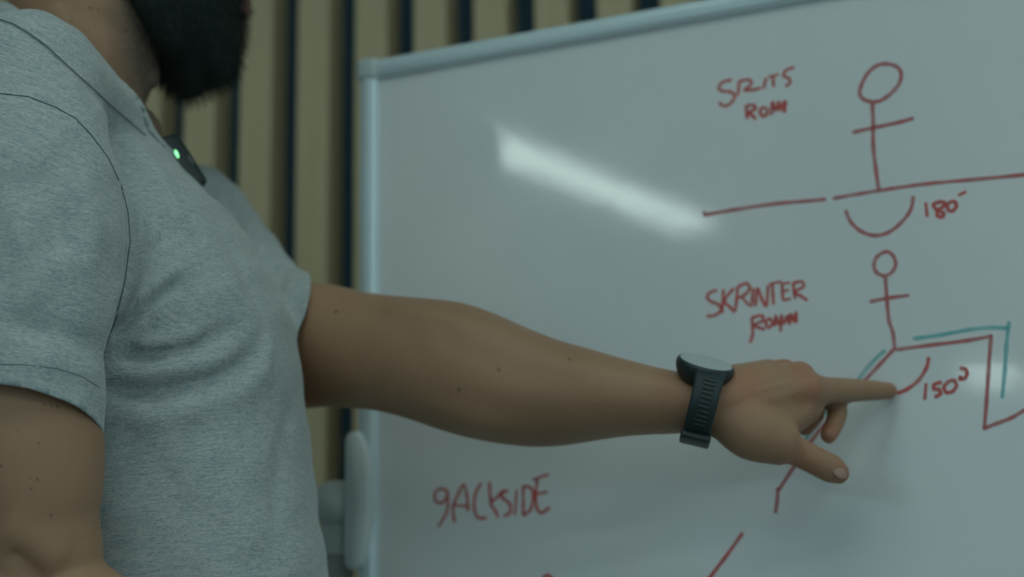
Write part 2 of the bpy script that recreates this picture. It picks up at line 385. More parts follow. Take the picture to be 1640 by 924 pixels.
# stand: clamp plate, pivot, uprights, feet
pv = onboard(575, 803); pz = pv.z
for side in (-1, 1):
    ue = -FWD-.001 if side < 0 else BW+FWD+.001
    sgn = side
    # half-moon clamp cover in front of the end rail
    e0_ = -.029 if side < 0 else BW+.029
    outl = [(0, -.060), (0, -.03), (0, 0), (0, .03), (0, .060), (.003, .0655), (.008, .067)]
    outl += [(.008+.0205*math.cos(t)**.8, .067*math.sin(t)) for t in [PI/2*(1-k/9) for k in range(1, 10)]]
    outl += [(x, -z_) for x, z_ in outl[::-1] if z_ > 0 and x > 0]
    bm = bmesh.new(); rings = []
    for sc, th in ((.97, .0), (1, .002), (1, .010), (.95, .0135), (.85, .0155)):
        rings.append([bpt(e0_ - sgn*(.014+(x-.014)*sc), pz+z_*(1-(1-sc)*.35), .001+th) for x, z_ in outl])
    loft(bm, rings); obj('clamp_cover', bm, M['plastic'], board, True)
    a0 = bpt(e0_, pz, -.006)
    bm = bmesh.new(); add_lathe(bm, a0-bd*(sgn*.012), bd*sgn, [(.0150, 0), (.0150, .016), (.0195, .018), (.0205, .020), (.0205, .046), (.018, .050), (.010, .0525)], 36)
    obj('pivot_collar', bm, M['plastic'], board, True)
    pu = a0 + bd*(sgn*.025) - bn*.012
    bm = bmesh.new(); add_lathe(bm, Vector((pu.x, pu.y, pz-.050)), up, [(.0165, 0), (.0180, .0015), (.0180, .064), (.0168, .0695), (.012, .0730), (.0, .0745)], 36)
    obj('upright_cap', bm, M['plastic'], board, True)
    bm = bmesh.new(); add_lathe(bm, Vector((pu.x, pu.y, .075)), up, [(.0155, 0), (.0155, pz-.075-.047)], 36); obj('upright', bm, M['post'], board, True)
    bm = bmesh.new(); add_box(bm, Vector((pu.x, pu.y, .075)) - bn*.14, (.05, .48, .036), RB, .006, 2); obj('foot_bar', bm, M['post'], board)
    for s2 in (-1, 1):
        cc = Vector((pu.x, pu.y, 0)) + bn*(s2*.21-.14)
        bm = bmesh.new(); add_cyl(bm, cc+bd*-.012+up*.03, cc+bd*.012+up*.03, .03, n=28, bev=.003)
        w_ = obj('caster', bm, M['rubber'], board, True)
bm = bmesh.new(); A = bpt(-.062, .14, -.018); B = bpt(BW+.062, .14, -.018); add_box(bm, (A+B)/2, ((B-A).length, .03, .05), RB, .004); obj('cross_bar', bm, M['post'], board)
# ================================================================== PERSON
PY = 1.58                                                 # distance of the body's middle plane; body constants below were scaled about the camera
YAW = math.radians(6)
fw = Vector((math.cos(YAW), math.sin(YAW), 0)); lt = Vector((math.sin(YAW), -math.cos(YAW), 0))   # forward, his right (towards camera)
def prof(zs, vs, z): return float(np.interp(z, zs, vs))
frontp = [(1040, 640), (924, 521), (840, 503), (732, 490), (629, 480), (562, 473), (519, 464), (471, 446), (428, 421), (357, 378), (310, 330), (239, 262)]
fz, fx = [], []
for y_, x_ in frontp:
    p = W(x_ if y_ != 1040 else 532, y_, PY-.045); fz.append(p.z); fx.append(p.x)
o_ = np.argsort(fz); fz = [fz[i] for i in o_]; fx = [fx[i] for i in o_]
fz = [.78, .93] + fz; fx = [fx[0]-.02, fx[0]+.004] + fx
BACKZ = [.78, .95, 1.06, 1.165, 1.275, 1.36, 1.44, 1.49, 1.55]; BACKX = [-.435, -.42, -.40, -.42, -.452, -.468, -.463, -.447, -.42]
WZ = [.78, .95, 1.06, 1.165, 1.225, 1.30, 1.375, 1.42, 1.46, 1.49, 1.535]; WX = [.178, .172, .163, .165, .170, .190, .188, .17, .137, .11, .075]
def torso(bm, inset=0.0, z0=.95, z1=1.52, nz=34, n=72, power=2.35):
    rings = []
    for k in range(nz):
        z = z0+(z1-z0)*k/(nz-1)
        a0, a1 = prof(BACKZ, BACKX, z)+inset, prof(fz, fx, z)-inset
        c = Vector(((a0+a1)/2, PY, z)); A = (a1-a0)/2; B = prof(WZ, WX, z)-inset
        rg = []
        for i in range(n):
            t = 2*PI*i/n; cs, sn = math.cos(t), math.sin(t); e = 2/power
            rg.append(c + fw*(A*math.copysign(abs(cs)**e, cs)) + lt*(B*math.copysign(abs(sn)**e, sn)))
        rings.append(rg)
    loft(bm, rings)
# ---- joints
SHN = Vector((-0.3760, PY-.202, 1.4651))                      # near (right) shoulder joint
SHF = Vector((-0.310, PY+.185, 1.450))
# near arm, photographed outline (left edge lies outside the frame)
near = [ # py, left x, right x, Y, depth radius
 (640, -88, 158, 1.328, .052), (700, -86, 165, 1.328, .054), (770, -80, 165, 1.33, .053), (830, -72, 158, 1.335, .050), (890, -66, 165, 1.34, .047)]
pts, ra, rb = [SHN + Vector((0, .0, -.01)), W(40, 420, 1.330)], [.056, .056], [.054, .054]
for y_, xl, xr, Y, b_ in near:
    L, R = W(xl, y_, Y), W(xr, y_, Y); pts.append((L+R)/2); ra.append((R-L).length/2); rb.append(b_)
def near_arm(bm, g=0.0, upto=None):
    P = pts[:upto] if upto else pts
    tube(bm, P, [r+g for r in ra[:len(P)]], [r+g for r in rb[:len(P)]], side=Vector((1, 0, 0)), sub=5, n=32)
elbowN = pts[-1] + Vector((.0, .0, -.02))
wristN = Vector((elbowN.x+.200, elbowN.y+.03, elbowN.z-.19))
def near_forearm(bm):
    d = (wristN-elbowN)
    P = [elbowN + Vector((-.012, 0, .0)), elbowN+d*.22, elbowN+d*.5, elbowN+d*.8, wristN]
    sd = Vector((.45, 0, .9))
    tube(bm, P, [.047, .050, .044, .032, .027], [.044, .047, .041, .034, .031], side=sd, sub=5, n=28)
# far arm, photographed outline
top = [(430, 440), (496, 448), (569, 466), (601, 473), (665, 476), (738, 485), (770, 494), (818, 517), (891, 543), (963, 563), (1023, 581), (1084, 596), (1130, 602), (1172, 597)]
bot = [(420, 640), (482, 649), (520, 653), (581, 653), (621, 661), (669, 674), (722, 694), (774, 708), (842, 714), (883, 713), (943, 702), (1003, 696), (1080, 693), (1150, 693)]
def edge(L, x):
    return float(np.interp(x, [p[0] for p in L], [p[1] for p in L]))
def armY(x): return float(np.interp(x, [400, 480, 560, 640, 700, 780, 900, 1000, 1100, 1180, 1250], [1.70, 1.665, 1.625, 1.585, 1.562, 1.545, 1.525, 1.505, 1.487, 1.484, 1.495]))
FA = dict(P=[], a=[], b=[], s=[])
# (top x, bottom x) pairs so that rings stand across the limb
for xt, xb, dr in ((470, 440, .052), (520, 500, .052), (575, 555, .05), (630, 605, .047), (685, 655, .045), (738, 700, .047), (790, 745, .051), (840, 795, .052), (895, 850, .049), (950, 915, .045), (1005, 980, .039), (1060, 1040, .033), (1100, 1090, .030), (1135, 1120, .0285), (1170, 1146, .028)):
    Y = armY((xt+xb)/2); T_, B_ = W(xt, edge(top, xt), Y), W(xb, edge(bot, xb), Y)
    FA['P'].append((T_+B_)/2); FA['a'].append((T_-B_).length/2); FA['b'].append(dr); FA['s'].append((T_-B_).normalized())
def far_arm(bm):
    tube(bm, [SHF+Vector((0, 0, -.03))] + FA['P'], [.050]+FA['a'], [.050]+FA['b'], side=[FA['s'][0]]+FA['s'], sub=3, n=36)
    # muscles: brachioradialis ridge above the elbow crease, biceps belly
    tube(bm, [W(640, 505, 1.560), W(740, 532, 1.535), W(830, 570, 1.515), W(940, 610, 1.500)], [.012, .020, .022, .012], [.018, .024, .022, .014], side=up, sub=4, n=18)
    tube(bm, [W(500, 520, 1.630), W(580, 545, 1.590), W(650, 570, 1.555), W(700, 590, 1.548)], [.02, .030, .026, .012], [.02, .024, .018, .010], side=up, sub=4, n=18)
    tube(bm, [W(640, 610, 1.560), W(700, 622, 1.540), W(790, 642, 1.520), W(880, 655, 1.508)], [.016, .024, .028, .018], [.016, .022, .024, .018], side=up, sub=4, n=18)
# ---- hands: built in pixel + distance for the pointing hand
def finger(bm, P, R):
    P = [Vector(p) for p in P]
    tube(bm, P, R, [r*.94 for r in R], side=up+Vector((.01, .02, 0)), sub=4, n=18)
tipP = onboard(1437, 626)
NAILS = []
def far_hand(bm):
    # palm: metacarpal rays from the wrist to each knuckle
    wr = [(1150, 657, 1.478), (1152, 640, 1.485), (1155, 628, 1.492), (1158, 620, 1.50)]
    kn = [(1293, 622, 1.500), (1280, 604, 1.512), (1256, 598, 1.530), (1232, 596, 1.546)]
    rk = [.0145, .0135, .0125, .0115]
    for (a, b, r) in zip(wr, kn, rk):
        A, B = W(*a), W(*b); tube(bm, [A, (A+B)/2+Vector((0, 0, .001)), B], [.018, r*1.15, r], [.018, r*1.2, r*1.05], side=up, sub=4, n=18)
    # fleshy body of the palm and thumb base
    tube(bm, [W(1150, 648, 1.482), W(1200, 648, 1.49), W(1245, 645, 1.503), W(1285, 640, 1.515)], [.027, .034, .033, .022], [.024, .024, .024, .018], side=[Vector((0, 0, 1)), Vector((.1, 0, 1)), Vector((.1, 0, 1)), Vector((0, 0, 1))], sub=4, n=28)
    tube(bm, [W(1165, 668, 1.478), W(1205, 690, 1.478), W(1248, 706, 1.483)], [.020, .024, .020], [.019, .021, .018], side=up, sub=4, n=22)
    tube(bm, [W(1235, 690, 1.48), W(1262, 672, 1.490), W(1285, 655, 1.498)], [.014, .013, .012], [.012, .010, .010], side=up, sub=4, n=16)
    # thumb
    th = [W(1225, 704, 1.482), W(1268, 719, 1.488), W(1300, 735, 1.493), W(1332, 751, 1.498), W(1344, 758, 1.500)]
    finger(bm, th, [.0165, .0128, .0118, .0120, .0092])
    NAILS.append((W(1345, 757, 1.4895), Vector((.36, -.90, .10)), (th[4]-th[3]).normalized(), .0050, .0066))
    # index, touching the board
    T = tipP + bn*.0075 + Vector((-.006, 0, 0))
    A = W(1293, 624, 1.500); m1 = W(1345, 625, 1.527); m2 = W(1388, 625, 1.552)
    finger(bm, [A, (A+m1)/2+Vector((0, 0, -.0003)), m1, m2, W(1425, 626, T.y)], [.0150, .0116, .0108, .0094, .0074])
    # middle, ring, little: bent down under the palm
    finger(bm, [W(1280, 604, 1.512), W(1318, 628, 1.535), W(1341, 650, 1.545), W(1337, 676, 1.537), W(1327, 697, 1.527)], [.0125, .0095, .0095, .0086, .0076])
    finger(bm, [W(1256, 598, 1.530), W(1288, 630, 1.555), W(1308, 656, 1.562), W(1298, 674, 1.552), W(1289, 686, 1.543)], [.0115, .009, .0088, .0082, .0072])
    finger(bm, [W(1232, 596, 1.546), W(1256, 628, 1.568), W(1272, 652, 1.572), W(1262, 666, 1.562), W(1255, 676, 1.553)], [.0105, .0082, .008, .0074, .0064])
def near_hand(bm):
    d = (wristN-elbowN).normalized(); n_ = Vector((0, -1, 0)); s_ = d.cross(n_).normalized()
    palm = wristN + d*.045
    tube(bm, [wristN-d*.01, wristN+d*.03, wristN+d*.065, wristN+d*.09], [.026, .034, .040, .036], [.020, .017, .015, .012], side=s_, sub=4, n=26)
    for i, (L, r) in enumerate(((.072, .0088), (.080, .009), (.074, .0086), (.060, .0076))):
        k = wristN + d*(.088-.004*abs(i-1)) + s_*(.030-.020*i)
        p1 = k + d*L*.42 - n_*.008; p2 = p1 + d*L*.26 - n_*.018; p3 = p2 + d*L*.12 - n_*.018
        finger(bm, [k-d*.015, k+d*L*.2, p1, p2, p3], [r*1.15, r, r*.95, r*.88, r*.75])
        NAILS.append((p3+n_*r*.5+d*r*.8, (n_*.6+d).normalized(), (d-n_).normalized(), .0045, .005))
    k = wristN + d*.02 + s_*.028
    finger(bm, [k, k+d*.028+s_*.016-n_*.006, k+d*.055+s_*.020-n_*.014, k+d*.076+s_*.018-n_*.02], [.016, .0115, .0108, .0085])
# ---- head
HC = Vector((-0.3500, PY+.038, 1.6760))                      # middle of the cranium
hf = Vector((math.cos(math.radians(4)), math.sin(math.radians(4)), 0)); hl = Vector((hf.y, -hf.x, 0))
RH = Matrix(((hf.x, hl.x, 0), (hf.y, hl.y, 0), (0, 0, 1)))
def H(f, l, z): return HC + hf*f + hl*l + up*z
def head(bm):
    e0 = ell
    def ellh(b_, c, r, M3=None): e0(b_, c, tuple(x*1.0 for x in r), M3)
    def tubeh(b_, P, A, B=None, **k): tube(b_, P, [x*1.0 for x in A], [x*1.0 for x in B] if B else None, **k)
    ellh(bm, H(-.012, 0, .02), (.100, .074, .098), RH)     # cranium
    ellh(bm, H(.035, 0, -.02), (.064, .064, .085), RH)      # face
    ellh(bm, H(.038, 0, -.072), (.054, .050, .036), RH)     # jaw
    ellh(bm, H(.074, 0, -.088), (.021, .022, .017), RH)     # chin
    for s in (-1, 1):
        tubeh(bm, [H(-.012, s*.060, -.045), H(-.002, s*.058, -.074), H(.035, s*.042, -.088), H(.068, s*.016, -.094)], [.012, .012, .012, .012], sub=4, n=14)
        ellh(bm, H(.060, s*.040, -.020), (.020, .016, .016), RH)   # cheekbone
        ellh(bm, H(.080, s*.028, .028), (.014, .026, .009), RH)    # brow
        tubeh(bm, [H(-.012, s*.078, .008), H(-.020, s*.088, -.002), H(-.016, s*.088, -.024), H(-.008, s*.078, -.034)], [.006, .009, .008, .005], [.010, .014, .011, .006], side=up, sub=3, n=14)  # ear
    tubeh(bm, [H(.088, 0, .018), H(.098, 0, -.002), H(.112, 0, -.022), H(.104, 0, -.032)], [.007, .009, .011, .009], [.008, .010, .014, .012], side=hf, sub=4, n=16)   # nose
    for s in (-1, 1): ellh(bm, H(.098, s*.012, -.029), (.010, .008, .007), RH)
    tubeh(bm, [H(.082, -.022, -.062), H(.096, 0, -.058), H(.082, .022, -.062)], [.004, .006, .004], sub=4, n=12)
    tubeh(bm, [H(.080, -.020, -.069), H(.094, 0, -.070), H(.080, .020, -.069)], [.004, .007, .004], sub=4, n=12)
NB = W(95, 130, PY)                                       # neck base
def neck(bm):
    # outline: throat edge at (250,105),(228,165); back edge outside the frame
    P = [Vector((-0.4088, PY, 1.4215)), Vector((-0.3946, PY, 1.4814))]; A = [.080, .080]; B = [.080, .076]
    for y_, xr, L_, b_ in ((200, 222, .150, .072), (150, 226, .144, .068), (110, 243, .142, .066), (60, 262, .142, .066), (0, 275, .142, .066)):
        R_ = W(xr, y_, PY); P.append(R_ - Vector((L_/2, 0, 0))); A.append(L_/2); B.append(b_)
    P.append(H(-.02, 0, -.02)); A.append(.065); B.append(.058)
    tube(bm, P, A, B, side=fw, sub=4, n=36)
    for s in (-1, 1):                                      # sternomastoid
        tube(bm, [H(-.035, s*.055, -.05), W(110, 60, PY)+lt*s*.054, W(190, 170, PY)+lt*s*.027], [.012, .016, .011], sub=4, n=14)
    ell(bm, W(236, 118, PY), (.012, .011, .016))           # adam's apple
def shoulders(bm, g=0.0):
    for s, J in ((1, SHN), (-1, SHF)):                     # trapezius slope and collar bones
        tube(bm, [Vector((-.432, PY, 1.560))+lt*s*.030, Vector((-.432, PY, 1.520))+lt*s*.075, Vector((-.415, PY, 1.492))+lt*s*.125, J+Vector((-.02, 0, .004))], [.030+g, .034+g, .036+g, .042+g], [.034+g, .045+g, .05+g, .05+g], side=up, sub=4, n=24)
        tube(bm, [Vector((-.350, PY, 1.455))+lt*s*.02, Vector((-.365, PY, 1.470))+lt*s*.09, J+Vector((.0, 0, .010))], [.030+g, .034+g, .042+g], [.040+g, .045+g, .05+g], side=up, sub=4, n=24)
    tube(bm, [Vector((-.425, PY, 1.36)), Vector((-.430, PY, 1.47)), Vector((-.428, PY, 1.545))], [.05+g, .045+g, .035+g], [.13+g, .10+g, .055+g], side=fw, sub=4, n=30)
HIPZ = .92
HIPX = -.305
def legs(bm, g=0.0, bottom=.075):
    for s in (-1, 1):
        o = lt*(s*.092)
        tube(bm, [Vector((HIPX, PY, .90))+o, Vector((HIPX+.015, PY, .72))+o*1.05, Vector((HIPX+.012, PY, .50))+o*1.1, Vector((HIPX-.012, PY, .33))+o*1.12, Vector((HIPX-.02, PY, bottom))+o*1.12],
             [.095+g, .082+g, .058+g, .056+g, .036+g*1.5], [.088+g, .078+g, .056+g, .053+g, .034+g*1.5], side=fw, sub=5, n=32)
# ---- body: one continuous skin surface
bm = bmesh.new()
torso(bm, .012, .91, 1.50); 
shoulders(bm)
tube(bm, [Vector((HIPX-.005, PY, .86)), Vector((HIPX+.005, PY, .98))], [.098, .10], [.160, .145], side=fw, sub=4, n=32)
near_arm(bm); near_forearm(bm); far_arm(bm); far_hand(bm); near_hand(bm); neck(bm); head(bm); legs(bm)
for s in (-1, 1):                                          # feet inside the shoes
    o = lt*(s*.103); tube(bm, [Vector((HIPX-.04, PY, .05))+o, Vector((HIPX+.06, PY, .045))+o, Vector((HIPX+.16, PY, .032))+o], [.028, .026, .018], [.030, .034, .036], side=up, sub=4, n=18)
body_me = remesh(bm, .0026, 5, .5)
def relax(me, keep, it):
    bm = bmesh.new(); bm.from_mesh(me); vs = [v for v in bm.verts if keep(v.co)]
    for _ in range(it): bmesh.ops.smooth_vert(bm, verts=vs, factor=.5, use_axis_x=True, use_axis_y=True, use_axis_z=True)
    bm.to_mesh(me); bm.free(); me.update()
relax(body_me, lambda c: -.20 < c.x < .12 and c.y > 1.42 and 1.1 < c.z < 1.5, 22)
V = verts(body_me)
# eye sockets, mouth line
def dent(c, r, amp):
    c = np.array(c); d = np.linalg.norm(V-c, axis=1); n = norms(body_me); V[:] = V - n*(amp*np.exp(-(d/r)**2))[:, None]
for s in (-1, 1): dent(H(.088, s*.031, .008), .016, .009)
dent(W(1272, 688, 1.485), .008, .0015)
setv(body_me, V)
# wrist crease and tendons of the pointing hand
def crease(me, poly, width, amp):
    V = verts(me); n = norms(me); d, t = segdist(V, poly); w_ = np.exp(-(d/width)**2)*np.clip(np.minimum(t, 1-t)*6+.15, 0, 1)
    setv(me, V + n*(amp*w_)[:, None])
bt = bvh(body_me)
def fold(me, tree, pix, width, amp):
    P = [hit(tree, *p)[0] for p in pix]; P = [p for p in P if p is not None]
    if len(P) > 1: crease(me, P, width, amp)
for pix, wdt, amp in (([(1185, 622), (1225, 605), (1262, 596)], .0035, .0012), ([(1185, 635), (1235, 620), (1283, 607)], .0035, .0012), ([(1185, 650), (1240, 637), (1290, 622)], .004, .0012),
                      ([(640, 520), (660, 545), (670, 560), (690, 600)], .015, -.0012), ([(690, 530), (740, 560), (830, 590), (930, 610)], .012, -.0015),
                      ([(10, 880), (35, 895), (60, 918), (80, 940)], .006, -.005), ([(0, 840), (50, 870), (110, 900)], .016, .003),
                      ([(1340, 612), (1342, 625), (1340, 638)], .0022, -.0005), ([(1385, 613), (1387, 625), (1385, 636)], .002, -.0005),
                      ([(1296, 718), (1290, 733), (1284, 745)], .003, -.0008),
                      ([(120, 20), (170, 90), (205, 165)], .008, .002), ([(160, 10), (200, 80), (220, 150)], .007, -.0015)):
    fold(body_me, bt, pix, wdt, amp)
V = verts(body_me)
# stubble on throat and jaw, redder fingertips and knuckles
def px_of(V):
    x, y, z = V[:, 0], V[:, 1], V[:, 2]-CZ; d = y*cp+z*sp; u = -y*sp+z*cp
    return CX+F*x/d, CY-F*u/d
fr = (V - np.array(HC)) @ np.array(hf); zz = V[:, 2]-HC.z; ll = np.abs((V-np.array(HC)) @ np.array(hl))
on = (V[:, 2] > 1.44) & (np.abs(V[:, 1]-PY) < .11)
edgef = (V[:, 0] - np.interp(V[:, 2], [1.47, 1.51, 1.55, 1.61], [-.333, -.342, -.348, -.352]))
stub = np.clip(edgef/.024, 0, 1)*np.clip((1.655-V[:, 2])/.03, 0, 1)*np.clip((V[:, 2]-1.475)/.02, .45, 1)*on
at = body_me.attributes.new('stubble', 'FLOAT', 'POINT'); at.data.foreach_set('value', stub.astype(np.float32))
red = np.zeros(len(V))
for c_, r_ in ((tuple(tipP), .016), (W(1350, 762, 1.50), .016), (W(1285, 606, 1.50), .018), (W(1258, 596, 1.52), .016), (W(1292, 620, 1.49), .016), (W(1325, 700, 1.525), .018), (W(1289, 685, 1.545), .018), (W(1190, 625, 1.47), .02), (W(1080, 620, 1.43), .03), (W(1270, 735, 1.49), .018), (W(110, 60, 1.39), .05), (W(190, 130, 1.41), .03), (W(760, 520, 1.4), .05), (W(900, 560, 1.41), .04)):
    red = np.maximum(red, np.exp(-(np.linalg.norm(V-np.array(c_), axis=1)/r_)**2))
at = body_me.attributes.new('redness', 'FLOAT', 'POINT'); at.data.foreach_set('value', red.astype(np.float32))
bt = bvh(body_me)
for x_, y_, r_ in ((145, 13, 3.2), (158, 15, 2), (115, 33, 2.6), (153, 40, 2.4), (202, 49, 3.4), (107, 74, 1.8), (164, 73, 1.6), (179, 132, 2), (196, 24, 1.6), (60, 8, 1.5), (135, 95, 1.3),
                   (60, 768, 2.8), (50, 782, 2.2), (82, 825, 2.6), (62, 710, 2.4), (71, 648, 2.2), (82, 650, 2.4), (92, 651, 3), (2, 746, 3), (48, 765, 1.6), (120, 735, 1.6), (28, 690, 1.4), (130, 860, 1.6),
                   (538, 499, 5), (547, 482, 3), (799, 592, 4), (735, 624, 4), (912, 575, 4)):
    p, n_ = hit(bt, x_, y_)
    if p is not None: MOLES.append((tuple(p - Vector((-.33, PY, 0))), r_/F*(p.y)*1.1))
M['skin'] = skin_material()
person = thing('person', 'bearded person in a grey heather t-shirt pointing left arm at the whiteboard', 'person', (-.33, PY, 0))
def part_me(name, me, m, parent=person, smooth=True):
    o = link(name, me, m, parent, smooth); localise(o, parent); return o
body = part_me('body', body_me, M['skin'])
# nails
for c_, n_, d_, w_, l_ in NAILS:
    bm = bmesh.new(); n_ = n_.normalized(); d_ = (d_-n_*d_.dot(n_)).normalized(); s_ = n_.cross(d_)
    h = bt.find_nearest(c_); c_ = h[0]; 
    q = bmesh.ops.create_uvsphere(bm, u_segments=14, v_segments=8, radius=1)
    for v in q['verts']: v.co = Vector(c_) + s_*(v.co.x*w_) + d_*(v.co.y*l_) + n_*(v.co.z*.0014)
    obj('fingernail', bm, M['nail'], person, True)
# eyes, hair, eyebrows
for s in (-1, 1):
    bm = bmesh.new(); ell(bm, H(.0690, s*.031, .008), (.0125, .0125, .0125), RH, 20); e = obj('eye', bm, M['eye'], person, True)
    bm = bmesh.new(); ell(bm, H(.0797, s*.031, .008), (.0025, .0055, .0055), RH, 16); ir = obj('iris', bm, M['iris'], e, True)
def hairs(bm, roots, length, width, spread, grav, seg=4):
    for p, n_ in roots:
        L = length(p)*random.uniform(.6, 1.15); d = (n_ + Vector([random.gauss(0, spread) for _ in range(3)])).normalized()
        g = grav(p); P = [p - n_*.002]; cur = Vector([random.gauss(0, .35) for _ in range(3)])
        for k in range(seg):
            d = (d + g*(.42) + cur*.22).normalized(); P.append(P[-1]+d*(L/seg))
        s_ = d.orthogonal().normalized(); s2 = d.cross(s_); rings = []
        for k, q in enumerate(P):
            w_ = width*(1-k/seg*.8); rings.append([bm.verts.new(q+s_*w_), bm.verts.new(q-s_*w_*.5+s2*w_*.87), bm.verts.new(q-s_*w_*.5-s2*w_*.87)])
        for a, b in zip(rings, rings[1:]):
            for i in range(3): bm.faces.new((a[i], a[(i+1) % 3], b[(i+1) % 3], b[i]))
def scatter(me, n, keep):
    V = verts(me); out = []; polys = me.polygons; ar = np.empty(len(polys)); polys.foreach_get('area', ar); ar /= ar.sum()
    idx = rng.choice(len(polys), size=n*3, p=ar)
    for i in idx:
        if len(out) >= n: break
        c = polys[i].center
        if keep(c): out.append((Vector(c)+Vector([random.uniform(-.001, .001) for _ in range(3)]), Vector(polys[i].normal)))
    return out
# beard volume: photographed outline (215,0) (240,80) (265,120) (300,140) (345,146) (375,120) (388,40)
bm = bmesh.new()
def bw(x, y, l=0.0): return W(x, y, PY+.035) + hl*l
tube(bm, [bw(302, -22), bw(303, 0), bw(308, 45), bw(318, 85), bw(326, 112), bw(330, 130)], [.047, .0475, .0430, .033, .022, .010], [.072, .078, .076, .064, .046, .024], side=hf, sub=5, n=40, ends=False, power=2.8)
ell(bm, bw(352, 38), (.0190, .040, .046), RH); ell(bm, bw(347, 85), (.018, .036, .030), RH); ell(bm, bw(284, 72), (.027, .062, .036), RH); ell(bm, bw(300, 108), (.022, .046, .026), RH)
for s in (-1, 1):
    tube(bm, [H(-.012, s*.072, -.005), H(-.004, s*.069, -.045), H(.020, s*.060, -.070), H(.050, s*.044, -.084)], [.009, .012, .017, .022], sub=4, n=16)
    ell(bm, H(.030, s*.050, -.066), (.044, .022, .034), RH)
    q = 1.32 if s > 0 else 1.0; tube(bm, [bw(214, -55, s*.064*q), bw(226, 0, s*.067*q), bw(256, 50, s*.058*q), bw(282, 88, s*.040*q)], [.012, .015, .018, .018], sub=4, n=16)
tube(bm, [H(.074, -.032, -.062), H(.096, -.012, -.050), H(.099, 0, -.049), H(.096, .012, -.050), H(.074, .032, -.062)], [.006, .008, .008, .008, .006], sub=4, n=14)
bme = remesh(bm, .003, 6, .5)
roots = scatter(bme, 12000, lambda c: True)
bm = bmesh.new(); bm.from_mesh(bme)
ctr = bw(308, 20)
hairs(bm, roots, lambda p: .016, .00018, .38, lambda p: Vector((.25, 0, -.9)))
extra = scatter(body_me, 1500, lambda c: 1.495 < c.z < 1.58 and c.x > -.36+ (1.58-c.z)*.3 and abs(c.y-PY) < .07)
hairs(bm, extra, lambda p: .0035, .00009, .3, lambda p: Vector((.2, 0, -.9)), 2)
obj('beard', bm, M['beard'], person, True)
bm = bmesh.new(); ell(bm, H(-.014, 0, .024), (.104, .078, .100), RH, 40)
hm = remesh(bm, .004, 2)
V = verts(hm)
roots = scatter(hm, 3500, lambda c: (c-HC).dot(hf) < .075-(.07-(c.z-HC.z))*.9 and c.z > HC.z-.06+max(0, (c-HC).dot(hf))*1.4)
bm = bmesh.new(); bm.from_mesh(hm)
dl = [v for v in bm.verts if not ((v.co-HC).dot(hf) < .075-(.07-(v.co.z-HC.z))*.9 and v.co.z > HC.z-.06+max(0, (v.co-HC).dot(hf))*1.4)]
bmesh.ops.delete(bm, geom=dl, context='VERTS')
hairs(bm, roots, lambda p: .008, .0003, .3, lambda p: Vector((-.1, 0, -.3)), 3); obj('hair', bm, M['hair'], person, True)
bm = bmesh.new()
for s in (-1, 1): tube(bm, [H(.090, s*.012, .030), H(.089, s*.028, .036), H(.074, s*.046, .030)], [.003, .004, .002], sub=4, n=12)
obj('eyebrows', bm, M['hair'], person, True)
bm = bmesh.new()
for zq, rq in ((-.046, .0050), (-.0545, .0062)): tube(bm, [H(.088, -.020, zq), H(.108, 0, zq), H(.088, .020, zq)], [.0025, rq, .0025], sub=4, n=12)
obj('lips', bm, mat('lips', (.22, .095, .075), .45), person, True)
# ---- t-shirt
HEMN = W(60, 650, 1.265)
bm = bmesh.new()
torso(bm, 0.0, .84, 1.498, 46, 80)
shoulders(bm, .007)
for J in (SHN, SHF): ell(bm, J+Vector((0, 0, -.004)), (.064, .064, .062))
NKP = []
for y_, xr in ((260, 262), (215, 243), (170, 230), (130, 240), (90, 258)):        # cloth rising round the neck
    NKP.append(W(xr, y_, PY) - Vector((.078, 0, 0)))
tube(bm, NKP, [.081]*5, [.080, .078, .076, .074, .072], side=fw, sub=4, n=40)
# near sleeve: outline px
sl = [(250, -110, 178, 1.345, .066), (350, -112, 196, 1.335, .066), (450, -110, 192, 1.328, .064), (550, -106, 168, 1.324, .062), (640, -102, 165, 1.324, .062), (740, -100, 166, 1.324, .062)]
P = [SHN + Vector((0, .01, .0))]; A = [.056]; Bq = [.058]
for y_, xl, xr, Y, b_ in sl:
    L, R = W(xl, y_, Y), W(xr, y_, Y); P.append((L+R)/2); A.append((R-L).length/2); Bq.append(b_)
tube(bm, P, A, Bq, side=Vector((1, 0, 0)), sub=5, n=40)
# far sleeve along the upper arm
fa = FA['P']; sdir = (fa[1]-SHF).normalized()
fs = [SHF+Vector((-.005, 0, .005)), W(402, 496, 1.70), W(440, 515, 1.685), W(500, 541, 1.655), W(560, 560, 1.625)]
tube(bm, fs, [.062, .057, .0545, .0515, .051], [.06, .06, .058, .058, .058], side=[Vector((-.1, 0, 1)), Vector((.25, 0, 1)), Vector((.35, 0, 1)), Vector((.3, 0, 1)), Vector((.3, 0, 1))], sub=5, n=36)
sh = remesh(bm, .0042, 8, .5)
# cut sleeves and hem open
bm = bmesh.new(); bm.from_mesh(sh)
def cut(p, n_, keepf):
    vs = [v for v in bm.verts if keepf(v.co)]; st = set(vs)
    fs_ = [f for f in bm.faces if all(v in st for v in f.verts)]; es = list({e for f in fs_ for e in f.edges})
    r = bmesh.ops.bisect_plane(bm, geom=vs+es+fs_, plane_co=p, plane_no=n_, clear_outer=False, dist=1e-6)
    dele = [f for f in bm.faces if keepf(f.calc_center_median()) and (f.calc_center_median()-Vector(p)).dot(Vector(n_)) > 0]
    bmesh.ops.delete(bm, geom=dele, context='FACES')
    bmesh.ops.delete(bm, geom=[v for v in bm.verts if not v.link_faces], context='VERTS')
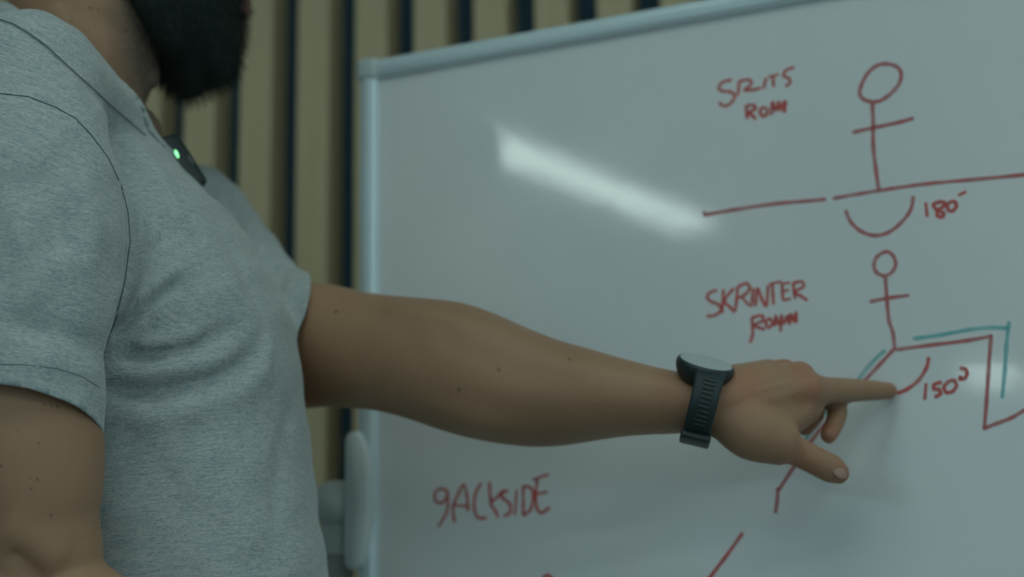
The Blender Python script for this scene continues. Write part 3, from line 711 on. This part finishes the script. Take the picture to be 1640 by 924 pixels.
# near hem plane through three photographed points on the sleeve
h1, h2 = W(30, 617, 1.262), W(165, 688, 1.325); h3 = W(-92, 664, 1.325)
hn = (h2-h1).cross(h3-h1).normalized()
if hn.z > 0: hn = -hn
cut(h1, hn, lambda c: c.y < PY-.178 and c.z < 1.36)
fhp = W(484, 488, 1.62); ax = Vector((.90, .32, -.36)).normalized()
cut(fhp, ax, lambda c: (c-fhp).length < .13 and c.y > PY-.02)
c1, c2 = W(40, 27, PY-.062), W(252, 236, PY-.012); cd = (c2-c1); cd = (cd - lt*cd.dot(lt)).normalized()
cnn = cd.cross(lt).normalized(); cnn = cnn if cnn.z > 0 else -cnn
nkc = (c1+c2)/2
def rim(c):                              # > 0 inside the neck opening
    pl = (c-c1).dot(cnn)
    ax_ = float(np.interp(c.z, [1.42, 1.48, 1.52, 1.58], [-.372, -.385, -.396, -.398]))
    r_ = math.hypot((c-Vector((ax_, PY, 0))).dot(fw)/(.118 if (c-Vector((ax_, PY, 0))).dot(fw) > 0 else .098), (c-Vector((ax_, PY, 0))).dot(lt)/(.082+.038*min(max((c-Vector((ax_, PY, 0))).dot(fw)/.07, 0), 1)))
    a_, b_ = pl, (1-r_)*.08
    if c.z < 1.40: return -1.0
    k = .012; h_ = max(k-abs(a_-b_), 0)/k
    return min(a_, b_) - h_*h_*k*.25
def slice_open(bm, f):
    zone = [v for v in bm.verts if v.co.z > 1.39 and (v.co-Vector((-.385, PY, 1.5))).length < .22]
    val = {v: f(v.co) for v in zone}; new = {}
    for e in list({e for v in zone for e in v.link_edges}):
        a, b = e.verts
        if a in val and b in val and val[a]*val[b] < 0:
            t = min(max(val[a]/(val[a]-val[b]), .03), .97); _, nv = bmesh.utils.edge_split(e, a, t); new[nv] = 1
    nvs = set(new)
    for fc in list({fc for v in nvs for fc in v.link_faces}):
        on_ = [v for v in fc.verts if v in nvs]
        if len(on_) == 2: 
            try: bmesh.utils.face_split(fc, on_[0], on_[1])
            except Exception: pass
    dele = [fc for fc in {fc for v in zone if v.is_valid for fc in v.link_faces} if sum(0 if v in nvs else (1 if val.get(v, -1) > 0 else -1) for v in fc.verts) > 0]
    bmesh.ops.delete(bm, geom=dele, context='FACES'); bmesh.ops.delete(bm, geom=[v for v in bm.verts if not v.link_faces], context='VERTS')
slice_open(bm, rim)
cut(Vector((0, 0, .865)), Vector((0, 0, -1)), lambda c: c.z < .95)
bm.to_mesh(sh); bm.free(); sh.update()
relax(sh, lambda c: -.42 < c.x < -.24 and 1.36 < c.z < 1.475 and c.y < PY-.04, 14)
# folds, in order: (pixels along the crease, width, height)
tree = bvh(sh)
FOLDS = [
 ([(168, 566), (205, 572), (250, 567), (320, 548), (390, 520)], .0075, -.0050), ([(170, 552), (230, 553), (290, 545), (330, 530)], .0060, .0045),
 ([(180, 540), (215, 505), (255, 472), (300, 445)], .0060, -.0045), ([(185, 520), (215, 480), (255, 450), (290, 425)], .0060, .0035),
 ([(200, 470), (225, 425), (255, 385), (275, 345)], .0055, -.0032), ([(212, 445), (240, 400), (262, 360)], .0050, .0026), ([(200, 500), (212, 450), (225, 390), (238, 340)], .0045, -.0028),
 ([(172, 628), (235, 634), (300, 622), (365, 597), (420, 570)], .012, -.0070), ([(172, 600), (240, 602), (310, 590), (380, 560)], .009, .0045), ([(180, 660), (250, 668), (330, 650), (400, 615), (440, 570)], .014, .0045),
 ([(400, 600), (425, 570), (432, 540)], .010, .003), ([(185, 700), (240, 730), (290, 790)], .016, -.002), ([(470, 640), (450, 740), (440, 860)], .016, -.003), ([(350, 700), (380, 800), (390, 900)], .02, .003),
 ([(206, 300), (211, 390), (196, 480), (170, 555)], .0040, -.0035), ([(195, 310), (200, 390), (186, 470), (160, 545)], .0060, .0022),
 ([(160, 565), (120, 540), (60, 525), (0, 515)], .010, -.003), ([(155, 600), (100, 585), (40, 580)], .010, .002), ([(60, 260), (90, 330), (100, 420)], .016, -.003), ([(20, 300), (40, 400), (50, 500)], .016, .003), ([(130, 280), (150, 360), (140, 450)], .012, .003),
 ([(205, 215), (240, 260), (270, 320), (300, 380)], .012, .003), ([(175, 215), (215, 260), (245, 315)], .009, -.0025), ([(100, 140), (150, 175), (190, 215)], .010, .002), ([(0, 100), (60, 120), (110, 155)], .008, -.0018),
 ([(330, 330), (370, 400), (410, 480), (430, 560)], .012, -.0022), ([(300, 330), (345, 400), (385, 480)], .012, .002),
 ([(355, 290), (372, 330), (395, 375)], .006, -.003), ([(438, 425), (450, 460), (455, 500)], .006, -.0025),
]
for pix, wdt, amp in FOLDS: fold(sh, tree, pix, max(wdt*.8, .0042), amp*(1.25 if abs(amp) < .0036 else 1.0))
# soft irregular drape
V = verts(sh); n = norms(sh)
dr = .0011*np.sin(V[:, 0]*70+V[:, 2]*45+np.sin(V[:, 2]*33)*1.5)*np.sin(V[:, 2]*38+V[:, 1]*30) + .0006*np.sin(V[:, 0]*160-V[:, 2]*110)
setv(sh, V+n*dr[:, None]); V = verts(sh)
# thread direction: level on the trunk, tilted with the arm on the near sleeve
wS = np.clip((PY-.175-V[:, 1])/.02, 0, 1)*np.clip((V[:, 2]-1.0)/.1, 0, 1)
tilt = np.where(V[:, 2] > 1.36, .35, .12)*wS
fab = V.copy(); fab[:, 2] = V[:, 2] + V[:, 0]*tilt + .01*np.sin(V[:, 0]*14)
at = sh.attributes.new('fab', 'FLOAT_VECTOR', 'POINT'); at.data.foreach_set('vector', fab.ravel().astype(np.float32))
shirt = part_me('t_shirt', sh, M['shirt'])
so = shirt.modifiers.new('cloth', 'SOLIDIFY'); so.thickness = .0014; so.offset = -1
shirt['label'] = 'grey heather short-sleeved t-shirt'
def tuck(me, tree, gap, lo, hi):          # keep the skin under the cloth
    V = verts(me); moved = 0
    for i in np.nonzero((V[:, 2] > lo) & (V[:, 2] < hi) & (V[:, 0] < .25))[0]:
        p = Vector(V[i]); q, nn, _, d = tree.find_nearest(p, .05)
        if q is None: continue
        r_ = p-q; h_ = r_.dot(nn)
        if .02 > h_ > -gap and (r_-nn*h_).length < .0022 and not (p.x > .13 and p.y > -.06) and not (p.y < -.185 and p.z < 1.235): V[i] = np.array(q - nn*gap); moved += 1
    setv(me, V)
tuck(body_me, BVHTree.FromPolygons([v.co for v in sh.vertices], [p.vertices[:] for p in sh.polygons]), .003, .90, 1.62)
tree = bvh(sh); 
for f in []: pass
# seams: thin cords of thread lying on the cloth
def seam(name, pix, r=.00055, off=.0002, closed=False):
    loc = Vector(person.location); P = []
    L = []
    for a, b in zip(pix, pix[1:]):
        for k in range(4): L.append((a[0]+(b[0]-a[0])*k/4, a[1]+(b[1]-a[1])*k/4))
    L.append(pix[-1])
    for p in L:
        d = ray(*p).normalized(); h = tree.ray_cast(CAMP-loc, d)
        if h[0] is not None: P.append(h[0]+loc+h[1]*off)
    if len(P) > 2:
        bm = bmesh.new(); tube(bm, P, [r]*len(P), sub=1, n=6, ends=False); return obj(name, bm, M['seam'], shirt, True)
cols = [(-40, 28), (-15, 30), (0, 33), (21, 40), (45, 54), (73, 74), (104, 104), (138, 135), (173, 166), (208, 196), (232, 219)]
arms = [(-30, 152), (0, 150), (45, 155), (87, 171), (121, 190), (145, 215), (173, 253), (195, 300), (205, 341), (208, 388), (200, 450), (186, 510), (170, 552)]
tree = BVHTree.FromPolygons([v.co for v in sh.vertices], [p.vertices[:] for p in sh.polygons])
seam('armhole_seam', arms, .0005); seam('neckband_seam', cols, .0005, .0012)
seam('sleeve_hem_stitch', [(-20, 583), (40, 584), (90, 590), (130, 602), (158, 620)], .0004, -.0001)
# neckband: the ribbed collar follows the rim of the neck opening
bm = bmesh.new(); bm.from_mesh(sh)
bnd = [v.co.copy() for v in bm.verts if v.is_boundary and v.co.z > 1.40-0 and abs(rim(v.co+Vector(person.location))) < .004]
from mathutils.kdtree import KDTree
kd = KDTree(len(bnd)); [kd.insert(p, k) for k, p in enumerate(bnd)]; kd.balance()
far_v = [v for v in bm.verts if kd.find(v.co)[2] > .0165]
bmesh.ops.delete(bm, geom=far_v, context='VERTS')
bm.normal_update()
for v in bm.verts:
    d_ = kd.find(v.co)[2]; v.co += v.normal*(.0016 + .0008*math.sin(min(d_/.0165, 1)*PI))
nbm = bpy.data.meshes.new('neckband'); bm.to_mesh(nbm); bm.free()
nbo = link('neckband', nbm, M['shirt'], shirt, True); q = nbo.modifiers.new('cloth', 'SOLIDIFY'); q.thickness = .0035; q.offset = -1
# ---- trousers, belt line, shoes
bm = bmesh.new(); legs(bm, .014, .06)
tube(bm, [Vector((HIPX-.005, PY, .82)), Vector((HIPX-.0, PY, .92)), Vector((HIPX+.005, PY, .985))], [.112, .116, .108], [.178, .170, .158], side=fw, sub=4, n=40)
tr = remesh(bm, .006, 6); part_me('trousers', tr, M['trousers'])
for s in (-1, 1):
    o = lt*(s*.103); bm = bmesh.new()
    tube(bm, [Vector((HIPX-.065, PY, .055))+o, Vector((HIPX, PY, .062))+o, Vector((HIPX+.09, PY, .05))+o, Vector((HIPX+.18, PY, .036))+o], [.04, .046, .036, .022], [.034, .038, .044, .036], side=up, sub=5, n=24)
    st = obj('shoe', bm, M['shoe'], person, True)
    bm = bmesh.new(); rr = []
    for zq in (0, .004, .02, .024):
        rr.append([Vector((HIPX+.052, PY, zq))+o+fw*(.145*math.copysign(abs(math.cos(a))**.8, math.cos(a)))+lt*((.044+.004*math.cos(a))*math.copysign(abs(math.sin(a))**.8, math.sin(a))) for a in [2*PI*k/32 for k in range(32)]])
    loft(bm, rr); obj('shoe_sole', bm, M['sole'], person)
# ================================================================== WATCH (on the pointing wrist)
wc = (W(1140, 598, 1.470) + W(1113, 695, 1.470))/2
wax = (W(1165, 648, 1.482)-W(1085, 642, 1.462)).normalized()         # along the forearm
wax = (wax + (W(1150, 580, 1.47)-W(1127, 660, 1.47)).cross(Vector((0, 1, 0))).normalized()*0).normalized()
u_ = (W(1136, 598, 1.470)-W(1113, 695, 1.470)).normalized(); u_ = (u_ - wax*u_.dot(wax)*0)
v_ = -ray(1127, 645).normalized(); v_ = (v_ - u_*v_.dot(u_)).normalized()        # towards the camera
wax2 = u_.cross(v_).normalized(); wax2 = wax2 if wax2.x > 0 else -wax2
watch = thing('wristwatch', 'black sports wristwatch with grey dial strapped round the pointing wrist', 'watch', tuple(wc))
HWr, DWr, SW = .0268, .0318, .0108
def wring(a, r, t=0):
    return wc + u_*(math.sin(a)*(HWr+r)) + v_*(math.cos(a)*(DWr+r)) + wax2*t
bm = bmesh.new(); rings = []
for k in range(64):
    a = 2*PI*k/64; hwid = SW*(1+.22*max(0, math.sin(a))**2)
    rings.append([wring(a, r_, t_) for r_, t_ in ((-.001, -hwid), (.0022, -hwid), (.003, -hwid*.8), (.003, hwid*.8), (.0022, hwid), (-.001, hwid))])
vr = [[bm.verts.new(p) for p in r_] for r_ in rings]; vr.append(vr[0])
for a, b in zip(vr, vr[1:]):
    for i in range(6): bm.faces.new((a[i], a[(i+1) % 6], b[(i+1) % 6], b[i]))
obj('strap', bm, M['blackmatte'], watch, True)
bm = bmesh.new()
for k in range(11):                                       # moulded ribs down the strap
    a = math.radians(26 - k*7.2); c = wring(a, .0034, .001); nrm = (u_*math.sin(a)/HWr+v_*math.cos(a)/DWr).normalized(); tg = wax2.cross(nrm)
    add_box(bm, c, (.0095, .0018, .0012), Matrix((wax2, tg, nrm)).transposed(), .0004, 1)
obj('strap_ribs', bm, mat('worn_silicone', (.020, .034, .032), .5), watch)
bm = bmesh.new(); a = math.radians(-82); c = wring(a, .004, 0); nrm = (u_*math.sin(a)+v_*math.cos(a)).normalized(); tg = wax2.cross(nrm)
add_box(bm, c+v_*.002, (.0240, .020, .0062), Matrix((wax2, tg, nrm)).transposed(), .0018, 2); obj('buckle', bm, M['blackplastic'], watch, True)
# case: normal mostly up, tilted towards the camera
cn = (Vector((.22, -.42, .88))).normalized(); cc = W(1127, 597, 1.468)
lat = [(.0175, -.004), (.0205, .000), (.0225, .004), (.0236, .0075), (.0236, .0105), (.0228, .0125), (.0205, .0130)]
bm = bmesh.new(); add_lathe(bm, cc-cn*.004, cn, lat, 48); obj('watch_case', bm, M['blackplastic'], watch, True)
bm = bmesh.new(); add_lathe(bm, cc+cn*.0084, cn, [(.0210, 0), (.0210, .0009), (.0, .0010)], 48); obj('dial', bm, mat('dial_glass', (.36, .42, .42), .12), watch)
s_ = cn.cross(Vector((0, -1, 0))).normalized()
for ang in (20, 60, 100):
    d = Quaternion(cn, math.radians(ang)) @ s_; bm = bmesh.new(); add_cyl(bm, cc+cn*.003+d*.022, cc+cn*.003+d*.0255, .0022, n=14, bev=.0005); obj('button', bm, M['metal'], watch, True)
# ================================================================== CLIP MICROPHONE
mc = W(289, 261, PY-.048)
A_, B_ = W(268, 222, PY-.046), W(313, 294, PY-.046); md = (B_-A_).normalized()      # long axis
mn = Vector((.46, -.82, .34)); mn = (mn-md*mn.dot(md)).normalized(); ms = md.cross(mn).normalized()
mic = thing('microphone', 'small black clip-on wireless microphone with green light on the t-shirt collar', 'microphone', tuple(mc))
R3 = Matrix((md, ms, mn)).transposed()
bm = bmesh.new(); add_box(bm, mc, (.0530, .0235, .0115), R3, .0036, 3); obj('microphone_body', bm, M['blackplastic'], mic, True)
bm = bmesh.new(); add_box(bm, mc-mn*.0085-md*.002, (.034, .015, .003), R3, .001, 2); add_box(bm, mc-mn*.0055-md*.019, (.006, .012, .008), R3, .001, 1); obj('clip', bm, M['blackmatte'], mic)
def micpt(px, py, off=0.0): r = ray(px, py); P0 = mc+mn*(.00575+off); t = (P0-CAMP).dot(mn)/r.dot(mn); return CAMP+r*t
bm = bmesh.new(); ell(bm, micpt(283, 246.5), (.0042, .0015, .0006), R3 @ Matrix.Rotation(math.radians(12), 3, 'Z'), 20); obj('indicator_light', bm, emis('green_led', (.25, 1.0, .38), 1.6), mic, True)
bm = bmesh.new(); add_cyl(bm, micpt(267, 236)-mn*.0012, micpt(267, 236)+mn*.0004, .0032, n=24, bev=.0003); obj('power_button', bm, M['rubber'], mic, True)
bm = bmesh.new(); ell(bm, micpt(305, 255), (.0052, .0012, .0003), R3, 16); obj('pale_emblem', bm, mat('printed_emblem', (.10, .12, .11), .5), mic, True)
# ================================================================== CEILING LAMPS
def reflect_hit(px, py, z):
    p = onboard(px, py); d = ray(px, py); r = d - bn*(2*d.dot(bn)); t = (z-p.z)/r.z; return p+r*t
ZL = CEIL-.10
a_, b_ = reflect_hit(748, 216, ZL), reflect_hit(1118, 362, ZL)
def lamp(p, q, lab, w_=.10, e=5.0):
    p, q = Vector(p), Vector(q); p.z = q.z = ZL; c = (p+q)/2; d = (q-p); L = d.length; ang = math.atan2(d.y, d.x); R = Matrix.Rotation(ang, 3, 'Z')
    t = thing('ceiling_lamp', lab, 'lamp', tuple(c))
    bm = bmesh.new(); add_box(bm, c+up*.03, (L+.04, w_+.03, .05), R, .004, 1); obj('lamp_housing', bm, M['plaster'], t)
    bm = bmesh.new(); add_box(bm, c, (L, w_, .012), R); obj('diffuser', bm, emis('lamp_diffuser', LAMP, e), t)
    for s in (-.35, .35):
        bm = bmesh.new(); x = c + d*s; add_cyl(bm, (x.x, x.y, ZL+.05), (x.x, x.y, CEIL), .004, n=8); obj('suspension_rod', bm, M['metal'], t)
    return c, L, ang
lamp(a_, b_, 'long linear ceiling lamp mirrored as a slanted streak in the whiteboard', .17, 9.5)
c2 = reflect_hit(1592, 602, ZL); d2 = (b_-a_).normalized()
lamp(c2-d2*.28, c2+d2*.28, 'short distant ceiling lamp mirrored as a spot in the whiteboard', .28, 8.0)
for k, (x, y, L) in enumerate(((-.2, .5, 1.4), (1.7, .4, 1.4), (-.5, -2.2, 1.5), (1.5, -2.0, 1.5), (-1.2, -4.4, 1.5), (1.0, -4.4, 1.5))):  # unseen panels added as fill, brighter towards the rear to light the board evenly
    lamp((x-L/2, y, 0), (x+L/2, y, 0), '%s wide added fill lamp panel, out of view, in the %s row' % (('left', 'right')[k % 2], ('front', 'middle', 'rear')[k//2]), .30, (5.2, 8.4, 13.0)[k//2])
